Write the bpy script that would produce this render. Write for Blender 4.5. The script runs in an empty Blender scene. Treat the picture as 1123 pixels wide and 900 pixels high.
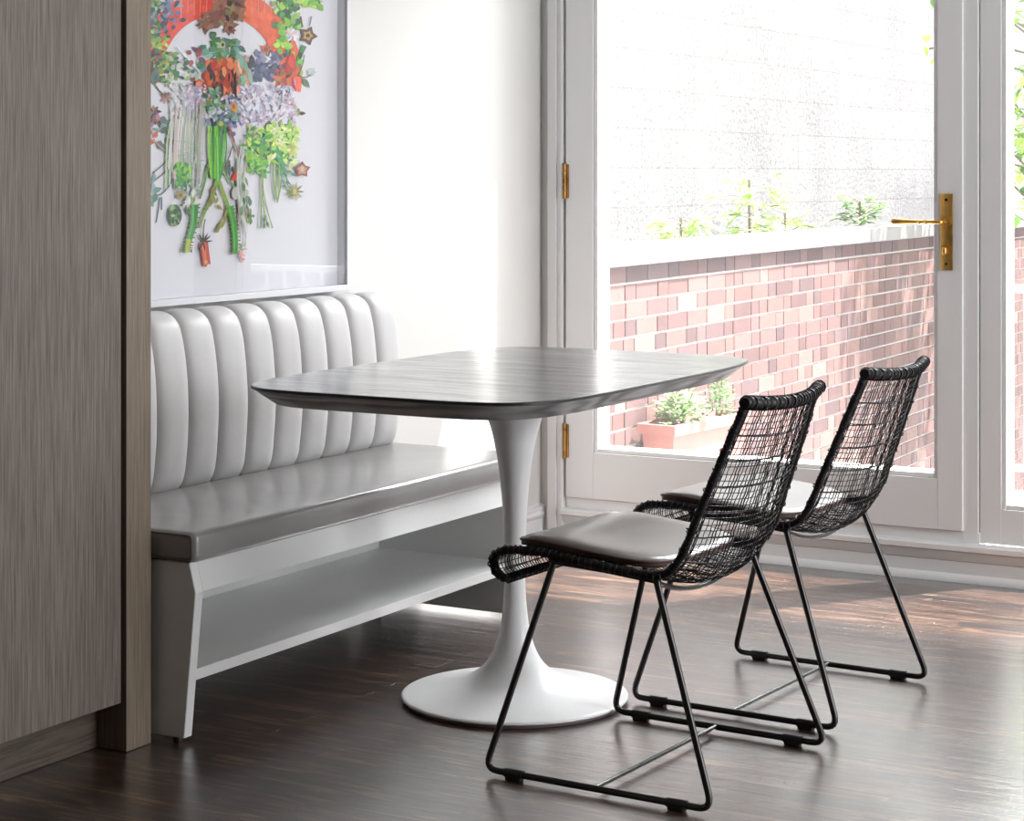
import bpy, bmesh, math, random
from mathutils import Vector, Matrix
from math import sin, cos, pi, radians
random.seed(7)
scn = bpy.context.scene
COL = scn.collection

# ------------------------------------------------------------------ helpers
def link(o, parent=None):
    COL.objects.link(o)
    if parent is not None: o.parent = parent
    return o

def obj(name, bm, mat, parent=None, smooth=None, loc=None):
    me = bpy.data.meshes.new(name)
    bm.normal_update(); bm.to_mesh(me); bm.free()
    if not isinstance(mat, (list, tuple)): mat = [mat]
    for m in mat: me.materials.append(m)
    o = bpy.data.objects.new(name, me)
    if smooth is not None:
        for p in me.polygons: p.use_smooth = True
        if smooth < 179:
            me.set_sharp_from_angle(angle=radians(smooth))
    link(o, parent)
    if loc: o.location = loc
    return o

def empty(name, loc, rz=0.0):
    o = bpy.data.objects.new(name, None); o.empty_display_size = .1
    o.location = loc; o.rotation_euler = (0, 0, rz)
    return link(o)

def tag(o, label=None, cat=None, group=None, kind=None):
    if label: o['label'] = label
    if cat: o['category'] = cat
    if group: o['group'] = group
    if kind: o['kind'] = kind
    return o

def box(bm, x0, x1, y0, y1, z0, z1, bev=0.0, seg=2, mi=0):
    b = bmesh.new()
    bmesh.ops.create_cube(b, size=1)
    for v in b.verts:
        v.co = Vector(((x0+x1)/2+v.co.x*(x1-x0), (y0+y1)/2+v.co.y*(y1-y0), (z0+z1)/2+v.co.z*(z1-z0)))
    if bev > 0:
        bmesh.ops.bevel(b, geom=b.edges[:], offset=bev, segments=seg, affect='EDGES', profile=.5)
    merge(bm, b, mi)

def merge(bm, b, mi=0):
    vm = {}
    for v in b.verts: vm[v] = bm.verts.new(v.co)
    for f in b.faces:
        nf = bm.faces.new([vm[v] for v in f.verts]); nf.material_index = mi
        nf.smooth = f.smooth
    b.free()

def prism(bm, pts, axis, a, b_, mi=0):
    """extrude 2-D polygon pts along axis from a to b. axis 'y': pts=(x,z); 'x': pts=(y,z); 'z': pts=(x,y)"""
    def mk(p, t):
        if axis == 'y': return Vector((p[0], t, p[1]))
        if axis == 'x': return Vector((t, p[0], p[1]))
        return Vector((p[0], p[1], t))
    A = [bm.verts.new(mk(p, a)) for p in pts]; B = [bm.verts.new(mk(p, b_)) for p in pts]
    n = len(pts); fs = []
    for i in range(n):
        fs.append(bm.faces.new((A[i], A[(i+1) % n], B[(i+1) % n], B[i])))
    fs.append(bm.faces.new(A[::-1])); fs.append(bm.faces.new(B))
    for f in fs: f.material_index = mi
    bmesh.ops.recalc_face_normals(bm, faces=fs)

def tube(bm, pts, r, n=8, caps=True, closed=False, rfun=None, mi=0):
    pts = [Vector(p) for p in pts]; N = len(pts)
    rings = []; up = None
    for i, p in enumerate(pts):
        if closed: t = (pts[(i+1) % N]-pts[i-1])
        elif i == 0: t = pts[1]-pts[0]
        elif i == N-1: t = pts[-1]-pts[-2]
        else: t = pts[i+1]-pts[i-1]
        if t.length < 1e-9: t = Vector((0, 0, 1))
        t.normalize()
        if up is None:
            up = t.cross(Vector((0.13, .27, .95)))
            if up.length < .1: up = t.cross(Vector((1, 0, 0)))
            up.normalize()
        else:
            up = up - t*up.dot(t)
            if up.length < 1e-6: up = t.orthogonal()
            up.normalize()
        sd = t.cross(up); rr = rfun(i, N) if rfun else r
        rings.append([bm.verts.new(p+(up*cos(2*pi*k/n)+sd*sin(2*pi*k/n))*rr) for k in range(n)])
    M = N if closed else N-1
    for i in range(M):
        a, b = rings[i], rings[(i+1) % N]
        for k in range(n):
            f = bm.faces.new((a[k], b[k], b[(k+1) % n], a[(k+1) % n])); f.material_index = mi
    if caps and not closed:
        f = bm.faces.new(rings[0]); f.material_index = mi
        f = bm.faces.new(rings[-1][::-1]); f.material_index = mi

def fillet(pts, r, seg=5):
    """round the inner corners of a polyline"""
    pts = [Vector(p) for p in pts]; out = [pts[0]]
    for i in range(1, len(pts)-1):
        a, b, c = pts[i-1], pts[i], pts[i+1]
        d1 = (a-b).normalized(); d2 = (c-b).normalized()
        ang = d1.angle(d2); d = min(r/math.tan(ang/2), (a-b).length*.45, (c-b).length*.45)
        p1 = b+d1*d; p2 = b+d2*d
        for k in range(seg+1):
            t = k/seg
            out.append(p1*(1-t)**2+b*2*t*(1-t)+p2*t*t)
    out.append(pts[-1]); return out

def lathe(bm, prof, n=64, cx=0, cy=0, mi=0):
    rings = []
    for r, z in prof:
        if r < 1e-6: rings.append([bm.verts.new((cx, cy, z))])
        else: rings.append([bm.verts.new((cx+r*cos(2*pi*k/n), cy+r*sin(2*pi*k/n), z)) for k in range(n)])
    for a, b in zip(rings[:-1], rings[1:]):
        for k in range(n):
            k2 = (k+1) % n
            if len(a) == 1: bm.faces.new((a[0], b[k2], b[k]))
            elif len(b) == 1: bm.faces.new((a[k], a[k2], b[0]))
            else: bm.faces.new((a[k], a[k2], b[k2], b[k]))

def smooth_path(ctrl, n):
    """Catmull-Rom through tuples of any length, arc parameter by index, n samples"""
    out = []; m = len(ctrl)
    for i in range(n):
        t = i/(n-1)*(m-1); k = min(int(t), m-2); u = t-k
        p0 = ctrl[max(k-1, 0)]; p1 = ctrl[k]; p2 = ctrl[k+1]; p3 = ctrl[min(k+2, m-1)]
        out.append(tuple(.5*((2*b)+(-a+c)*u+(2*a-5*b+4*c-d)*u*u+(-a+3*b-3*c+d)*u**3) for a, b, c, d in zip(p0, p1, p2, p3)))
    return out

# ------------------------------------------------------------------ materials
def new_mat(name):
    m = bpy.data.materials.new(name); m.use_nodes = True
    nt = m.node_tree
    return m, nt, nt.nodes['Principled BSDF']

def srgb(r, g, b):
    f = lambda c: (c/255/12.92) if c/255 <= .04045 else ((c/255+.055)/1.055)**2.4
    return (f(r), f(g), f(b), 1)

def plain(name, col, rough=.5, metal=0, coat=0, coat_rough=.1, bump=0, bscale=200, spec=.5, var=0, vscale=6):
    m, nt, p = new_mat(name)
    p.inputs['Base Color'].default_value = col; p.inputs['Roughness'].default_value = rough
    p.inputs['Metallic'].default_value = metal; p.inputs['Coat Weight'].default_value = coat
    p.inputs['Coat Roughness'].default_value = coat_rough
    p.inputs['Specular IOR Level'].default_value = spec
    tc = nt.nodes.new('ShaderNodeTexCoord')
    if bump:
        n = nt.nodes.new('ShaderNodeTexNoise'); n.inputs['Scale'].default_value = bscale; n.inputs['Detail'].default_value = 4
        nt.links.new(tc.outputs['Object'], n.inputs['Vector'])
        b = nt.nodes.new('ShaderNodeBump'); b.inputs['Strength'].default_value = bump; b.inputs['Distance'].default_value = .002
        nt.links.new(n.outputs['Fac'], b.inputs['Height']); nt.links.new(b.outputs['Normal'], p.inputs['Normal'])
    if var:
        n = nt.nodes.new('ShaderNodeTexNoise'); n.inputs['Scale'].default_value = vscale; n.inputs['Detail'].default_value = 5
        nt.links.new(tc.outputs['Object'], n.inputs['Vector'])
        r = nt.nodes.new('ShaderNodeValToRGB')
        r.color_ramp.elements[0].position = .3; r.color_ramp.elements[1].position = .7
        r.color_ramp.elements[0].color = tuple(c*(1-var) for c in col[:3])+(1,)
        r.color_ramp.elements[1].color = tuple(min(1, c*(1+var)) for c in col[:3])+(1,)
        nt.links.new(n.outputs['Fac'], r.inputs['Fac']); nt.links.new(r.outputs['Color'], p.inputs['Base Color'])
    return m

def grain(name, c0, c1, scale=(1, 1, 1), nscale=6, rough=.5, coat=0, bump=.2, contrast=(.35, .65), wave=None, spec=.5, dist=.001, coat_rough=.1):
    """wood: noise stretched along one axis, optional cathedral wave"""
    m, nt, p = new_mat(name); N, L = nt.nodes, nt.links
    tc = N.new('ShaderNodeTexCoord'); mp = N.new('ShaderNodeMapping'); mp.inputs['Scale'].default_value = scale
    L.new(tc.outputs['Object'], mp.inputs['Vector'])
    n = N.new('ShaderNodeTexNoise'); n.inputs['Scale'].default_value = nscale; n.inputs['Detail'].default_value = 8; n.inputs['Roughness'].default_value = .65
    L.new(mp.outputs['Vector'], n.inputs['Vector'])
    fac = n.outputs['Fac']
    if wave:
        w = N.new('ShaderNodeTexNoise'); w.inputs['Scale'].default_value = wave[0]; w.inputs['Detail'].default_value = 2
        mp2 = N.new('ShaderNodeMapping'); mp2.inputs['Scale'].default_value = wave[1]
        L.new(tc.outputs['Object'], mp2.inputs['Vector']); L.new(mp2.outputs['Vector'], w.inputs['Vector'])
        mu = N.new('ShaderNodeMath'); mu.operation = 'MULTIPLY'; mu.inputs[1].default_value = wave[2]
        L.new(w.outputs['Fac'], mu.inputs[0])
        s = N.new('ShaderNodeMath'); s.operation = 'SINE'; L.new(mu.outputs[0], s.inputs[0])
        ma = N.new('ShaderNodeMath'); ma.operation = 'MULTIPLY_ADD'; ma.inputs[1].default_value = wave[3]
        L.new(s.outputs[0], ma.inputs[0]); L.new(fac, ma.inputs[2]); fac = ma.outputs[0]
    r = N.new('ShaderNodeValToRGB'); r.color_ramp.elements[0].position, r.color_ramp.elements[1].position = contrast
    r.color_ramp.elements[0].color = c0; r.color_ramp.elements[1].color = c1
    L.new(fac, r.inputs['Fac']); L.new(r.outputs['Color'], p.inputs['Base Color'])
    b = N.new('ShaderNodeBump'); b.inputs['Strength'].default_value = bump; b.inputs['Distance'].default_value = dist
    L.new(fac, b.inputs['Height']); L.new(b.outputs['Normal'], p.inputs['Normal'])
    p.inputs['Roughness'].default_value = rough; p.inputs['Coat Weight'].default_value = coat
    p.inputs['Specular IOR Level'].default_value = spec; p.inputs['Coat Roughness'].default_value = coat_rough
    return m

def attr_mat(name, rough=.6, coat=0, translucent=0, bump=0, bscale=80):
    m, nt, p = new_mat(name)
    a = nt.nodes.new('ShaderNodeAttribute'); a.attribute_name = 'Col'
    nt.links.new(a.outputs['Color'], p.inputs['Base Color'])
    p.inputs['Roughness'].default_value = rough; p.inputs['Coat Weight'].default_value = coat
    if bump:
        tc = nt.nodes.new('ShaderNodeTexCoord')
        n = nt.nodes.new('ShaderNodeTexNoise'); n.inputs['Scale'].default_value = bscale; n.inputs['Detail'].default_value = 5
        nt.links.new(tc.outputs['Object'], n.inputs['Vector'])
        b = nt.nodes.new('ShaderNodeBump'); b.inputs['Strength'].default_value = bump; b.inputs['Distance'].default_value = .004
        nt.links.new(n.outputs['Fac'], b.inputs['Height']); nt.links.new(b.outputs['Normal'], p.inputs['Normal'])
        mx = nt.nodes.new('ShaderNodeMix'); mx.data_type = 'RGBA'; mx.blend_type = 'MULTIPLY'; mx.inputs['Factor'].default_value = .5
        rp = nt.nodes.new('ShaderNodeValToRGB'); rp.color_ramp.elements[0].position = .3; rp.color_ramp.elements[0].color = (.6, .6, .62, 1); rp.color_ramp.elements[1].position = .6
        nt.links.new(n.outputs['Fac'], rp.inputs['Fac'])
        nt.links.new(a.outputs['Color'], mx.inputs['A']); nt.links.new(rp.outputs['Color'], mx.inputs['B'])
        nt.links.new(mx.outputs['Result'], p.inputs['Base Color'])
    if translucent:
        t = nt.nodes.new('ShaderNodeBsdfTranslucent'); nt.links.new(a.outputs['Color'], t.inputs['Color'])
        ms = nt.nodes.new('ShaderNodeMixShader'); ms.inputs[0].default_value = translucent
        out = nt.nodes['Material Output']
        nt.links.new(p.outputs[0], ms.inputs[1]); nt.links.new(t.outputs[0], ms.inputs[2]); nt.links.new(ms.outputs[0], out.inputs['Surface'])
    return m

def glass_mat(name, ior=1.45, tint=(1, 1, 1, 1), haze=0.0, rough=0.0):
    m, nt, p = new_mat(name); N, L = nt.nodes, nt.links
    N.remove(p)
    tr = N.new('ShaderNodeBsdfTransparent'); tr.inputs['Color'].default_value = tint
    gl = N.new('ShaderNodeBsdfGlossy'); gl.inputs['Roughness'].default_value = rough
    fr = N.new('ShaderNodeFresnel'); ge = N.new('ShaderNodeNewGeometry')      # same reflectance from both faces of the pane
    ma = N.new('ShaderNodeMath'); ma.operation = 'MULTIPLY_ADD'; ma.inputs[1].default_value = -2; ma.inputs[2].default_value = 1
    pw = N.new('ShaderNodeMath'); pw.operation = 'POWER'; pw.inputs[0].default_value = ior
    L.new(ge.outputs['Backfacing'], ma.inputs[0]); L.new(ma.outputs[0], pw.inputs[1]); L.new(pw.outputs[0], fr.inputs['IOR'])
    mx = N.new('ShaderNodeMixShader'); L.new(fr.outputs[0], mx.inputs[0]); L.new(tr.outputs[0], mx.inputs[1]); L.new(gl.outputs[0], mx.inputs[2])
    last = mx
    if haze:
        df = N.new('ShaderNodeBsdfTranslucent'); df.inputs['Color'].default_value = (1, 1, 1, 1)  # white translucent veil stands in for glare washing out the view
        tc = N.new('ShaderNodeTexCoord'); ns = N.new('ShaderNodeTexNoise'); ns.inputs['Scale'].default_value = 1.3; ns.inputs['Detail'].default_value = 3
        L.new(tc.outputs['Object'], ns.inputs['Vector'])
        mr = N.new('ShaderNodeMapRange'); mr.inputs['From Min'].default_value = .3; mr.inputs['From Max'].default_value = .7
        mr.inputs['To Min'].default_value = haze*.6; mr.inputs['To Max'].default_value = haze*1.4
        L.new(ns.outputs['Fac'], mr.inputs['Value'])
        m2 = N.new('ShaderNodeMixShader'); L.new(mr.outputs[0], m2.inputs[0])
        L.new(mx.outputs[0], m2.inputs[1]); L.new(df.outputs[0], m2.inputs[2]); last = m2
    L.new(last.outputs[0], N['Material Output'].inputs['Surface'])
    return m

M = {}
M['wall'] = plain('wall_paint', (.63, .625, .61, 1), .6, bump=.05, bscale=300)
M['dark_wall'] = plain('bounce_cut_wall_paint', (.16, .145, .13, 1), .7)  # unseen wall, coloured dark to cut light bounced onto the bench end
M['trim'] = plain('trim_paint', (.74, .74, .745, 1), .35, bump=.04, bscale=60)
M['bench_paint'] = plain('bench_paint', (.82, .82, .815, 1), .3, bump=.02, bscale=80)
M['ceiling'] = plain('ceiling_paint', (.85, .85, .85, 1), .8)
M['cabinet'] = grain('cabinet_veneer', srgb(80, 72, 64), srgb(136, 125, 114), scale=(14, 14, .3), nscale=22, rough=.5, bump=.25, contrast=(.34, .66))
M['cab_edge'] = grain('cabinet_gable_veneer', srgb(104, 92, 78), srgb(146, 132, 114), scale=(12, 12, .3), nscale=22, rough=.5, bump=.2, contrast=(.3, .68))
M['plinth'] = grain('plinth_veneer', srgb(66, 57, 48), srgb(104, 93, 80), scale=(9, .4, 9), nscale=18, rough=.5, bump=.2)
M['gap'] = plain('gap_shade', srgb(40, 26, 14), .7)  # carcass coloured dark: shade in the door gap put into colour
M['leather'] = plain('bench_leather', srgb(138, 136, 135), .3, coat=.6, coat_rough=.22, bump=.12, bscale=40, var=.07, vscale=9)
M['piping'] = plain('bench_piping', srgb(105, 92, 88), .4)
M['channel'] = plain('channel_fabric', srgb(194, 193, 193), .45, bump=.15, bscale=60, var=.03, vscale=12)
M['pedestal'] = plain('pedestal_lacquer', (.88, .88, .88, 1), .38, coat=.15)
M['base_ring'] = plain('base_ring_grey', srgb(120, 108, 108), .5)
M['table'] = grain('stained_oak_top', srgb(34, 33, 35), srgb(84, 83, 85), scale=(.5, 6, 6), nscale=9, rough=.25, coat=.6, bump=.35, contrast=(.38, .62), dist=.0022, coat_rough=.2)
def add_sheen_var(m):
    nt = m.node_tree; N, L = nt.nodes, nt.links; p = N['Principled BSDF']
    src = p.inputs['Base Color'].links[0].from_node.inputs['Fac'].links[0].from_socket
    mr = N.new('ShaderNodeMapRange'); mr.inputs['From Min'].default_value = .36; mr.inputs['From Max'].default_value = .60
    mr.inputs['To Min'].default_value = .4; mr.inputs['To Max'].default_value = 1.0
    L.new(src, mr.inputs['Value']); L.new(mr.outputs[0], p.inputs['Coat Weight'])
    m2 = N.new('ShaderNodeMapRange'); m2.inputs['From Min'].default_value = .36; m2.inputs['From Max'].default_value = .6
    m2.inputs['To Min'].default_value = .35; m2.inputs['To Max'].default_value = .5
    L.new(src, m2.inputs['Value']); L.new(m2.outputs[0], p.inputs['Specular IOR Level'])
add_sheen_var(M['table'])
M['table_edge'] = grain('stained_oak_edge_lit', srgb(110, 108, 110), srgb(205, 202, 205), scale=(1, 1, 8), nscale=9, rough=.4, bump=.3, contrast=(.1, .95), wave=(1.2, (1.2, 1.2, 10), 60, .35))  # same oak as the top, paled so the bevel looks lit from below
M['edge_line'] = plain('black_edge_band', (.012, .012, .012, 1), .4)
M['steel'] = plain('black_steel', (.010, .006, .007, 1), .3, coat=.25, coat_rough=.15)
M['bar'] = plain('steel_bar', (.10, .10, .10, 1), .22, metal=.85)
M['glide'] = plain('plastic_glide', (.008, .006, .007, 1), .35)
M['rattan'] = plain('black_rattan', (.008, .007, .008, 1), .42, spec=.3)
M['pad'] = plain('pad_leather_lit', srgb(112, 106, 104), .34, coat=.7, coat_rough=.25, bump=.12, bscale=50)  # same brown leather as the edge, greyed to carry reflected window light
M['pad'].node_tree.nodes['Principled BSDF'].inputs['Coat IOR'].default_value = 1.9
M['pad_edge'] = plain('pad_leather_edge', srgb(92, 70, 64), .45)
M['brass'] = plain('aged_brass', srgb(214, 170, 96), .36, metal=1, bump=.1, bscale=90, var=.25, vscale=25)
M['hinge'] = plain('hinge_brass', srgb(150, 112, 66), .35, metal=.9, var=.35, vscale=30)
M['bronze'] = plain('bronze_dark', srgb(70, 48, 30), .4, metal=.8)
M['frame'] = plain('frame_white', (.66, .66, .69, 1), .35)
M['paper'] = plain('print_paper', (.68, .68, .73, 1), .8)
M['ink'] = attr_mat('printed_colours', .8)
M['door_glass'] = glass_mat('door_glass', 1.35, haze=.010)
M['art_glass'] = glass_mat('picture_glass', 1.35)
M['mortar'] = plain('white_mortar', (.50, .49, .49, 1), .9, bump=.3, bscale=40)
M['brick'] = attr_mat('brick_faces', .85, bump=.5, bscale=35)
M['coping'] = plain('limestone_coping', (.225, .222, .226, 1), .8, bump=.2, bscale=30, var=.06, vscale=4)
M['leaf'] = attr_mat('leaf_surface', .5, translucent=.35)
M['stem'] = plain('stem', srgb(120, 112, 96), .7)
M['terra'] = plain('terracotta_plastic', srgb(164, 114, 106), .6, var=.07, vscale=10)
M['soil'] = plain('soil', srgb(96, 84, 82), .95, bump=.6, bscale=50)
M['rail'] = plain('railing_paint', (.80, .80, .80, 1), .4)
M['deck'] = plain('pale_paving', (.40, .39, .385, 1), .8, bump=.2, bscale=20)

def floor_mat():
    m, nt, p = new_mat('dark_oak_strip_floor'); N, L = nt.nodes, nt.links
    tc = N.new('ShaderNodeTexCoord')
    br = N.new('ShaderNodeTexBrick'); br.inputs['Scale'].default_value = 1
    br.inputs['Brick Width'].default_value = .95; br.inputs['Row Height'].default_value = .058
    br.inputs['Mortar Size'].default_value = .0009; br.inputs['Mortar Smooth'].default_value = .4
    br.offset = .37; br.offset_frequency = 2; br.squash = 1.3; br.squash_frequency = 3
    br.inputs['Color1'].default_value = (0, 0, 0, 1); br.inputs['Color2'].default_value = (1, 1, 1, 1); br.inputs['Mortar'].default_value = (.0, .0, .0, 1)
    L.new(tc.outputs['Object'], br.inputs['Vector'])
    # each board gets its own slice of grain
    mp = N.new('ShaderNodeMapping'); mp.inputs['Scale'].default_value = (1.4, 13, 1)
    L.new(tc.outputs['Object'], mp.inputs['Vector'])
    ad = N.new('ShaderNodeVectorMath'); ad.operation = 'MULTIPLY_ADD'
    L.new(br.outputs['Color'], ad.inputs[0]); ad.inputs[1].default_value = (13, 29, 41); L.new(mp.outputs['Vector'], ad.inputs[2])
    n1 = N.new('ShaderNodeTexNoise'); n1.inputs['Scale'].default_value = 3.2; n1.inputs['Detail'].default_value = 9; n1.inputs['Roughness'].default_value = .68; n1.inputs['Distortion'].default_value = 1.3
    L.new(ad.outputs[0], n1.inputs['Vector'])
    r1 = N.new('ShaderNodeValToRGB'); e = r1.color_ramp.elements
    e[0].position = .36; e[0].color = srgb(20, 9, 6); e[1].position = .74; e[1].color = srgb(138, 112, 90)
    k = e.new(.52); k.color = srgb(56, 37, 28)
    L.new(n1.outputs['Fac'], r1.inputs['Fac'])
    mx = N.new('ShaderNodeMix'); mx.data_type = 'RGBA'; mx.blend_type = 'MULTIPLY'; mx.inputs['Factor'].default_value = 1
    r2 = N.new('ShaderNodeValToRGB'); r2.color_ramp.elements[0].color = (.45, .43, .42, 1); r2.color_ramp.elements[1].color = (1.5, 1.4, 1.3, 1)
    L.new(br.outputs['Color'], r2.inputs['Fac'])
    L.new(r1.outputs['Color'], mx.inputs['A']); L.new(r2.outputs['Color'], mx.inputs['B'])
    mm = N.new('ShaderNodeMix'); mm.data_type = 'RGBA'; mm.inputs['B'].default_value = (.006, .004, .003, 1)
    L.new(br.outputs['Fac'], mm.inputs['Factor']); L.new(mx.outputs['Result'], mm.inputs['A'])
    L.new(mm.outputs['Result'], p.inputs['Base Color'])
    # wear: broad roughness variation
    n3 = N.new('ShaderNodeTexNoise'); n3.inputs['Scale'].default_value = 2.2; n3.inputs['Detail'].default_value = 4
    L.new(tc.outputs['Object'], n3.inputs['Vector'])
    mr = N.new('ShaderNodeMapRange'); mr.inputs['To Min'].default_value = .22; mr.inputs['To Max'].default_value = .42
    L.new(n3.outputs['Fac'], mr.inputs['Value']); L.new(mr.outputs[0], p.inputs['Roughness'])
    b = N.new('ShaderNodeBump'); b.inputs['Strength'].default_value = .6; b.inputs['Distance'].default_value = .0015
    L.new(n1.outputs['Fac'], b.inputs['Height'])
    b2 = N.new('ShaderNodeBump'); b2.invert = True; b2.inputs['Strength'].default_value = .5; b2.inputs['Distance'].default_value = .001
    L.new(br.outputs['Fac'], b2.inputs['Height']); L.new(b.outputs['Normal'], b2.inputs['Normal'])
    L.new(b2.outputs['Normal'], p.inputs['Normal'])
    p.inputs['Specular IOR Level'].default_value = .6; p.inputs['Coat Weight'].default_value = 1.0; p.inputs['Coat Roughness'].default_value = .19; p.inputs['Coat IOR'].default_value = 1.95; L.new(b2.outputs['Normal'], p.inputs['Coat Normal'])
    return m
M['floor'] = floor_mat()

def block_mat():
    m, nt, p = new_mat('white_block_masonry'); N, L = nt.nodes, nt.links
    tc = N.new('ShaderNodeTexCoord'); sp = N.new('ShaderNodeSeparateXYZ'); cb = N.new('ShaderNodeCombineXYZ')
    L.new(tc.outputs['Object'], sp.inputs[0]); L.new(sp.outputs['Y'], cb.inputs['X']); L.new(sp.outputs['Z'], cb.inputs['Y'])
    br = N.new('ShaderNodeTexBrick'); br.inputs['Scale'].default_value = 1; br.inputs['Brick Width'].default_value = .62; br.inputs['Row Height'].default_value = .2035
    br.inputs['Mortar Size'].default_value = .005; br.inputs['Mortar Smooth'].default_value = .3; br.squash = .7; br.squash_frequency = 3
    br.inputs['Color1'].default_value = (.27, .27, .275, 1); br.inputs['Color2'].default_value = (.235, .235, .24, 1); br.inputs['Mortar'].default_value = (.20, .185, .19, 1)
    L.new(cb.outputs[0], br.inputs['Vector'])
    n = N.new('ShaderNodeTexNoise'); n.inputs['Scale'].default_value = 38; n.inputs['Detail'].default_value = 6; n.inputs['Roughness'].default_value = .75
    L.new(tc.outputs['Object'], n.inputs['Vector'])
    r = N.new('ShaderNodeValToRGB'); r.color_ramp.elements[0].position = .36; r.color_ramp.elements[0].color = (.58, .57, .60, 1); r.color_ramp.elements[1].position = .52; r.color_ramp.elements[1].color = (1, 1, 1, 1)
    L.new(n.outputs['Fac'], r.inputs['Fac'])
    n2 = N.new('ShaderNodeTexNoise'); n2.inputs['Scale'].default_value = 1.6; n2.inputs['Detail'].default_value = 5
    L.new(tc.outputs['Object'], n2.inputs['Vector'])
    r2 = N.new('ShaderNodeValToRGB'); r2.color_ramp.elements[0].position = .3; r2.color_ramp.elements[0].color = (.78, .78, .8, 1); r2.color_ramp.elements[1].position = .55; r2.color_ramp.elements[1].color = (1, 1, 1, 1)
    L.new(n2.outputs['Fac'], r2.inputs['Fac'])
    m1 = N.new('ShaderNodeMix'); m1.data_type = 'RGBA'; m1.blend_type = 'MULTIPLY'; m1.inputs['Factor'].default_value = 1
    L.new(br.outputs['Color'], m1.inputs['A']); L.new(r.outputs['Color'], m1.inputs['B'])
    m2 = N.new('ShaderNodeMix'); m2.data_type = 'RGBA'; m2.blend_type = 'MULTIPLY'; m2.inputs['Factor'].default_value = 1
    L.new(m1.outputs['Result'], m2.inputs['A']); L.new(r2.outputs['Color'], m2.inputs['B'])
    L.new(m2.outputs['Result'], p.inputs['Base Color']); p.inputs['Roughness'].default_value = .9
    b = N.new('ShaderNodeBump'); b.inputs['Strength'].default_value = .8; b.inputs['Distance'].default_value = .012
    L.new(n.outputs['Fac'], b.inputs['Height']); L.new(b.outputs['Normal'], p.inputs['Normal'])
    return m
M['block'] = block_mat()

# ------------------------------------------------------------------ camera
CX, CY, CH = 3.207, -5.867, 1.193
TH = radians(29.606)
cam = bpy.data.cameras.new('camera'); co = bpy.data.objects.new('camera', cam); link(co)
co.location = (CX, CY, CH); co.rotation_euler = (pi/2, 0, TH)
cam.sensor_fit = 'HORIZONTAL'; cam.sensor_width = 36; cam.lens = 72.13
cam.shift_y = -.2315; cam.clip_start = .05; cam.clip_end = 200
scn.camera = co

# ------------------------------------------------------------------ room shell
WX = -.015          # left wall plane
def struct(o): o['kind'] = 'structure'; return o
XR, YF, ZC = 5.4, -7.6, 2.75
bm = bmesh.new(); box(bm, WX-.15, XR+.15, YF-.15, .0, -.08, 0); struct(obj('floor', bm, M['floor']))
bm = bmesh.new(); box(bm, WX-.15, XR+.15, YF-.15, .16, ZC, ZC+.1); struct(obj('ceiling', bm, M['ceiling']))
bm = bmesh.new(); box(bm, WX-.15, WX, YF-.15, .16, 0, ZC); struct(obj('wall_left', bm, M['wall']))
bm = bmesh.new(); box(bm, WX, XR, YF-.15, YF, 0, ZC); struct(obj('wall_front', bm, M['dark_wall']))
DT = 2.20           # door head
bm = bmesh.new()
box(bm, WX, .035, 0, .16, 0, ZC); box(bm, .035, 2.80, 0, .16, DT+.06, ZC); box(bm, 2.80, XR, 0, .16, 0, ZC)
box(bm, .035, 2.80, .0, .16, 0, .105)
struct(obj('wall_back', bm, M['wall']))
# right wall with one wide window opening
bm = bmesh.new()
box(bm, XR, XR+.15, YF, -2.8, 0, ZC); box(bm, XR, XR+.15, -.3, .16, 0, ZC)
box(bm, XR, XR+.15, -2.8, -.3, 0, .35); box(bm, XR, XR+.15, -2.8, -.3, 2.45, ZC)
struct(obj('wall_right', bm, M['wall']))
bm = bmesh.new()
for y in (-2.8, -1.585, -.37): box(bm, XR+.02, XR+.09, y, y+.07, .35, 2.45, .004)
box(bm, XR+.02, XR+.09, -2.73, -.37, .35, .42, .004); box(bm, XR+.02, XR+.09, -2.73, -.37, 2.38, 2.45, .004)
struct(obj('window_1', bm, M['trim']))

# baseboards, moulded profile (distance from wall, height)
prof = [(0, 0), (.020, 0), (.020, .008), (.017, .018), (.013, .024), (.012, .074), (.015, .078), (.017, .088), (.012, .097), (.014, .103), (.013, .112), (0, .118)]
bm = bmesh.new(); prism(bm, [(WX+p[0], p[1]) for p in prof], 'y', -3.4, 0)
struct(obj('baseboard_left', bm, M['trim'], smooth=30))
prof2 = [(0, 0), (.024, 0), (.024, .007), (.020, .018), (.014, .024), (.013, .060), (.017, .063), (.019, .068), (.026, .082), (.028, .090), (.036, .094), (.036, .108), (.032, .112), (0, .114)]
bm = bmesh.new(); prism(bm, [(-p[0], p[1]) for p in prof2], 'x', .072, XR)
struct(obj('baseboard_back', bm, M['trim'], smooth=30))

# door casing (stepped) at the left, mullion between the doors, head
bm = bmesh.new()
box(bm, .013, .074, -.016, .0, .0, DT+.06, .002); box(bm, .018, .050, -.022, -.014, 0, DT+.05, .002); box(bm, .062, .072, -.021, -.014, 0, DT+.05, .0015)
box(bm, .035, .080, .0, .16, .10, DT+.06, .001)
struct(obj('trim_1', bm, M['trim']))
bm = bmesh.new(); box(bm, 1.390, 1.436, -.004, .10, .105, DT, .0015)
box(bm, .080, 1.440, -.003, .10, .105, .146, .001)
struct(obj('trim_2', bm, M['trim']))
bm = bmesh.new(); box(bm, .08, 2.78, -.012, .10, DT, DT+.06, .002); struct(obj('trim_3', bm, M['trim']))

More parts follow.
